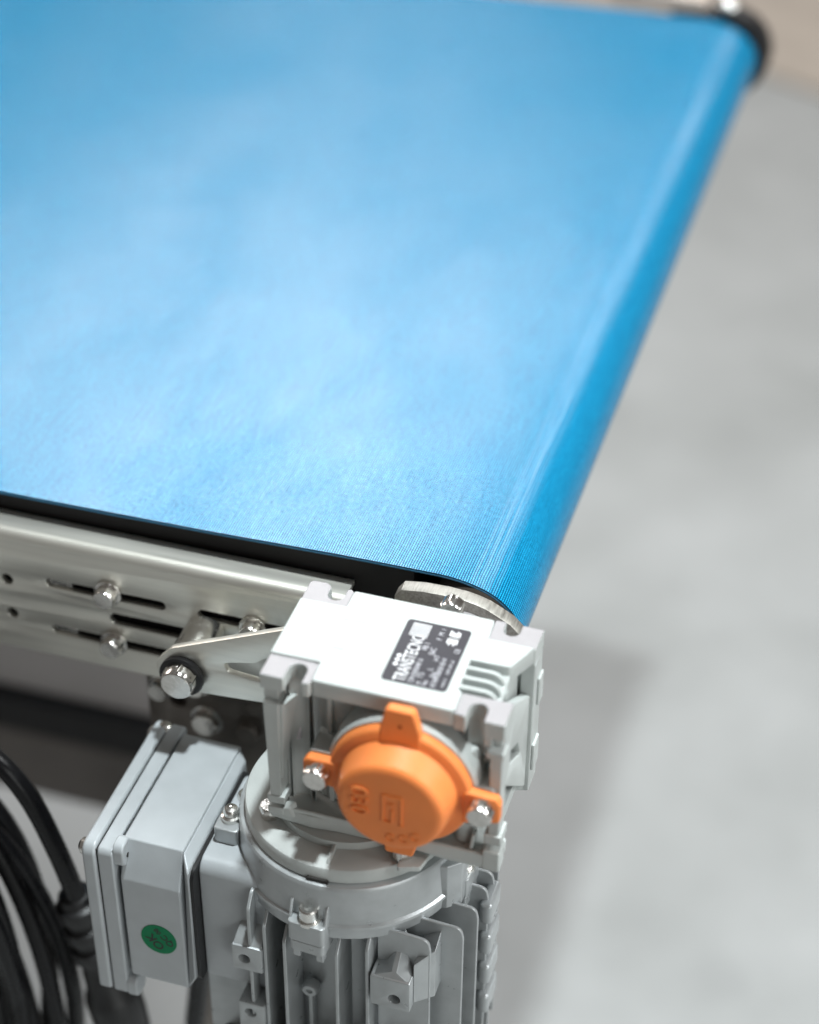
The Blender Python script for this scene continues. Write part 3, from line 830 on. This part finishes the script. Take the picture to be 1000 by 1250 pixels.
# terminal box on the left
bm = NB()
prism(bm, rpoly([(-10.2, -97.8), (-17, -115.5), (-17, -176.8), (57, -176.8), (55, -97.8)], [1, 5, 3, 3, 2]), 'x', -59.5, -33)
tb = finish("terminal_box", bm, TBOX, mo, bevel=2.2, segs=3)
bm = NB()
hexa(bm, [(-33.2, -16.6, -176), (-28.4, -18.6, -166), (-28.6, 54, -168), (-33.2, 57, -178.5)],
     [(-33.2, -10.6, -98.2), (-28.4, -18.2, -102.0), (-28.6, 49, -100.5), (-33.2, 54, -98.2)])
finish("box_collar", bm, TBOX, tb, bevel=1.2)
bm = NB(); prism(bm, rpoly([(-16.5, -170), (48, -170), (48, -103), (-16.5, -103)], 5), 'x', -28.7, -26.9)
finish("gasket", bm, RUBBER, tb)
bm = NB(); prism(bm, rpoly([(-10.5, -174), (46, -174), (46, -102.5), (-10.5, -102.5)], 6), 'x', -27.0, 3)
finish("box_neck", bm, TBOX, tb, bevel=1.0)
bm = NB()
prism(bm, rpoly([(-18, -188.5), (62, -188.5), (62, -100.0), (-18, -100.0)], [2, 2, 3, 3]), 'x', -68.4, -61.4)
for (y, z) in ((-12.6, -103.4), (-13.6, -184)): prism(bm, rpoly([(y - 4.6, z - 6), (y + 5, z - 6), (y + 5, z + 6), (y - 4.6, z + 6)], 3.5), 'x', -62, -57)
finish("box_rim", bm, TBOX, tb, bevel=1.0)
bm = NB(); prism(bm, rpoly([(-18.8, -188), (63, -188), (63, -99.2), (-18.8, -99.2)], [3, 3, 5, 5]), 'x', -75.2, -68.9)
finish("box_cover", bm, TBOX, tb, bevel=1.6, segs=3)
bm = NB(); box(bm, -68.95, -68.3, -17.3, 61, -187, -101); finish("cover_gasket", bm, RUBBER, tb)
bm = NB(); lathe(bm, [(0, 0.4), (1.1, 0.4), (1.1, 0), (0, 0)], (-57.0, -12.9, -104.6), 'x', 16); finish("screw_hole", bm, HOLE, tb)
for (y, z) in ((-13.5, -104.6), (57, -105)):
    bm = NB(); lathe(bm, [(0, -3), (1.8, -2.8), (3.4, -1.6), (3.8, 0), (0, 0)], (-75.2, y, z), 'x', 20); finish("cover_screw", bm, CHROME, tb)
bm = NB(); lathe(bm, [(0, 2.2), (1.6, 2.0), (3.2, .9), (3.6, 0), (0, 0)], (-70.5, 58.5, -100.8), 'z', 20); finish("cover_screw", bm, CHROME, tb)
# boss and screw between box and flange
bm = NB(); prism(bm, rpoly([(-25.4, 3), (-14.6, 3), (-14.6, 17), (-25.4, 17)], 2), 'z', -104, -94.6)
finish("screw_boss", bm, MOTOR, mo, bevel=.8)
bm = NB(); lathe(bm, [(0, -94.8), (4.2, -94.8), (4.2, -92.6), (3.2, -92.0), (3.3, -90.0), (2.6, -88.8), (1.0, -88.4), (0, -88.9)], (-20, 10.5, 0), 'z', 24)
finish("boss_screw", bm, CHROME, mo)
# green inspection sticker on the box front
SC = Vector((-44.6, -17, -147.8))
def face_y(z): return -17.0
bm = NB(); el = [(SC.x + 8.0 * math.cos(t) , SC.z + 8.6 * math.sin(t)) for t in [2 * PI * i / 40 for i in range(40)]]
A = [bm.verts.new((x, face_y(z) - .25, z)) for x, z in el]; B = [bm.verts.new((x, face_y(z) + .1, z)) for x, z in el]
bm.faces.new(A); bm.faces.new(B[::-1])
for i in range(40): bm.faces.new((A[i], A[(i + 1) % 40], B[(i + 1) % 40], B[i]))
finish("inspection_sticker", bm, GREEN, tb)
bm = NB()
a = math.radians(128)
xd = Vector((math.cos(a), 0, math.sin(a))); yd = Vector((-math.sin(a), 0, math.cos(a)))
o0 = Vector((SC.x, face_y(SC.z) - .3, SC.z))
text_bm(bm, "OK", 6.4, o0 + xd * -5.2 + yd * 0.4, xd, yd, 0.05, bold=0.12)
text_bm(bm, "QC", 4.6, o0 + xd * -5.6 + yd * -4.8, xd, yd, 0.05, bold=0.09)
text_bm(bm, "08", 3.4, o0 + xd * 2.4 + yd * -4.0, xd, yd, 0.05, bold=0.07)
for v in bm.verts: v.co.y += face_y(v.co.z) - face_y(SC.z)
finish("sticker_print", bm, BLACKP, tb)

# ------------------------------------------------------------------ cables
cc = thing("power_cable", "coil of thick black power cable with plug hanging left of the terminal box", "cable", (-185, 30, -420))
def loop(rx, rz, y, cx, cz, tilt=0.0):
    bm = NB(); pts = []
    for i in range(29):
        t = 2 * PI * i / 28
        pts.append((cx + rx * math.cos(t) + tilt * math.sin(t), y + 5 * math.sin(t * 2 + rx), cz + rz * math.sin(t)))
    tube(bm, pts, 4.5, 14, 4)
    return finish("cable_loop", bm, BLACK, cc)
loop(62, 147, 22, -184, -272, -6)
loop(50, 140, 12, -187, -276, 4)
loop(57, 138, 36, -192, -268, 8)
loop(38, 128, 6, -186, -280, 2)
loop(65, 140, 34, -188, -279, 5)
loop(54, 150, 20, -189, -281, -3)
loop(46, 134, 8, -184, -270, 6)
loop(44, 126, 28, -196, -270, -6)
bm = NB(); tube(bm, [(-205, 36, -140), (-180, 32, -114), (-155, 27, -103), (-136, 24, -108), (-122, 24, -128), (-113, 26, -162), (-108.5, 28, -190), (-108, 30, -206)], 4.7, 14, 8)
finish("cable_end", bm, BLACK, cc)
bm = NB()
lathe_dir(bm, [(5.2, 0), (7.6, .012), (8.2, .03), (8.2, .06), (10.4, .075), (10.8, .12), (10.2, .15), (8.6, .165), (8.6, .20), (10.6, .215), (11.0, .26), (10.4, .29), (8.8, .305), (8.8, .34), (10.8, .355), (11.2, .40), (10.6, .43), (9.0, .445), (9.0, .50), (9.8, .53), (10.4, .64), (12.6, .70), (13.4, .74), (13.4, .86), (12.4, 1.0)], (-110.5, 30, -190), (-93, 31, -284), 28)
finish("cable_plug", bm, RUBBER, cc)
mc = thing("motor_cable", "short black cable running down from under the terminal box", "cable", (-60, 60, -300))
bm = NB(); tube(bm, [(-26, 38, -168), (-30, 42, -186), (-44, 50, -215), (-62, 60, -255), (-72, 64, -310)], 5.2, 14, 8)
finish("cable", bm, BLACK, mc)
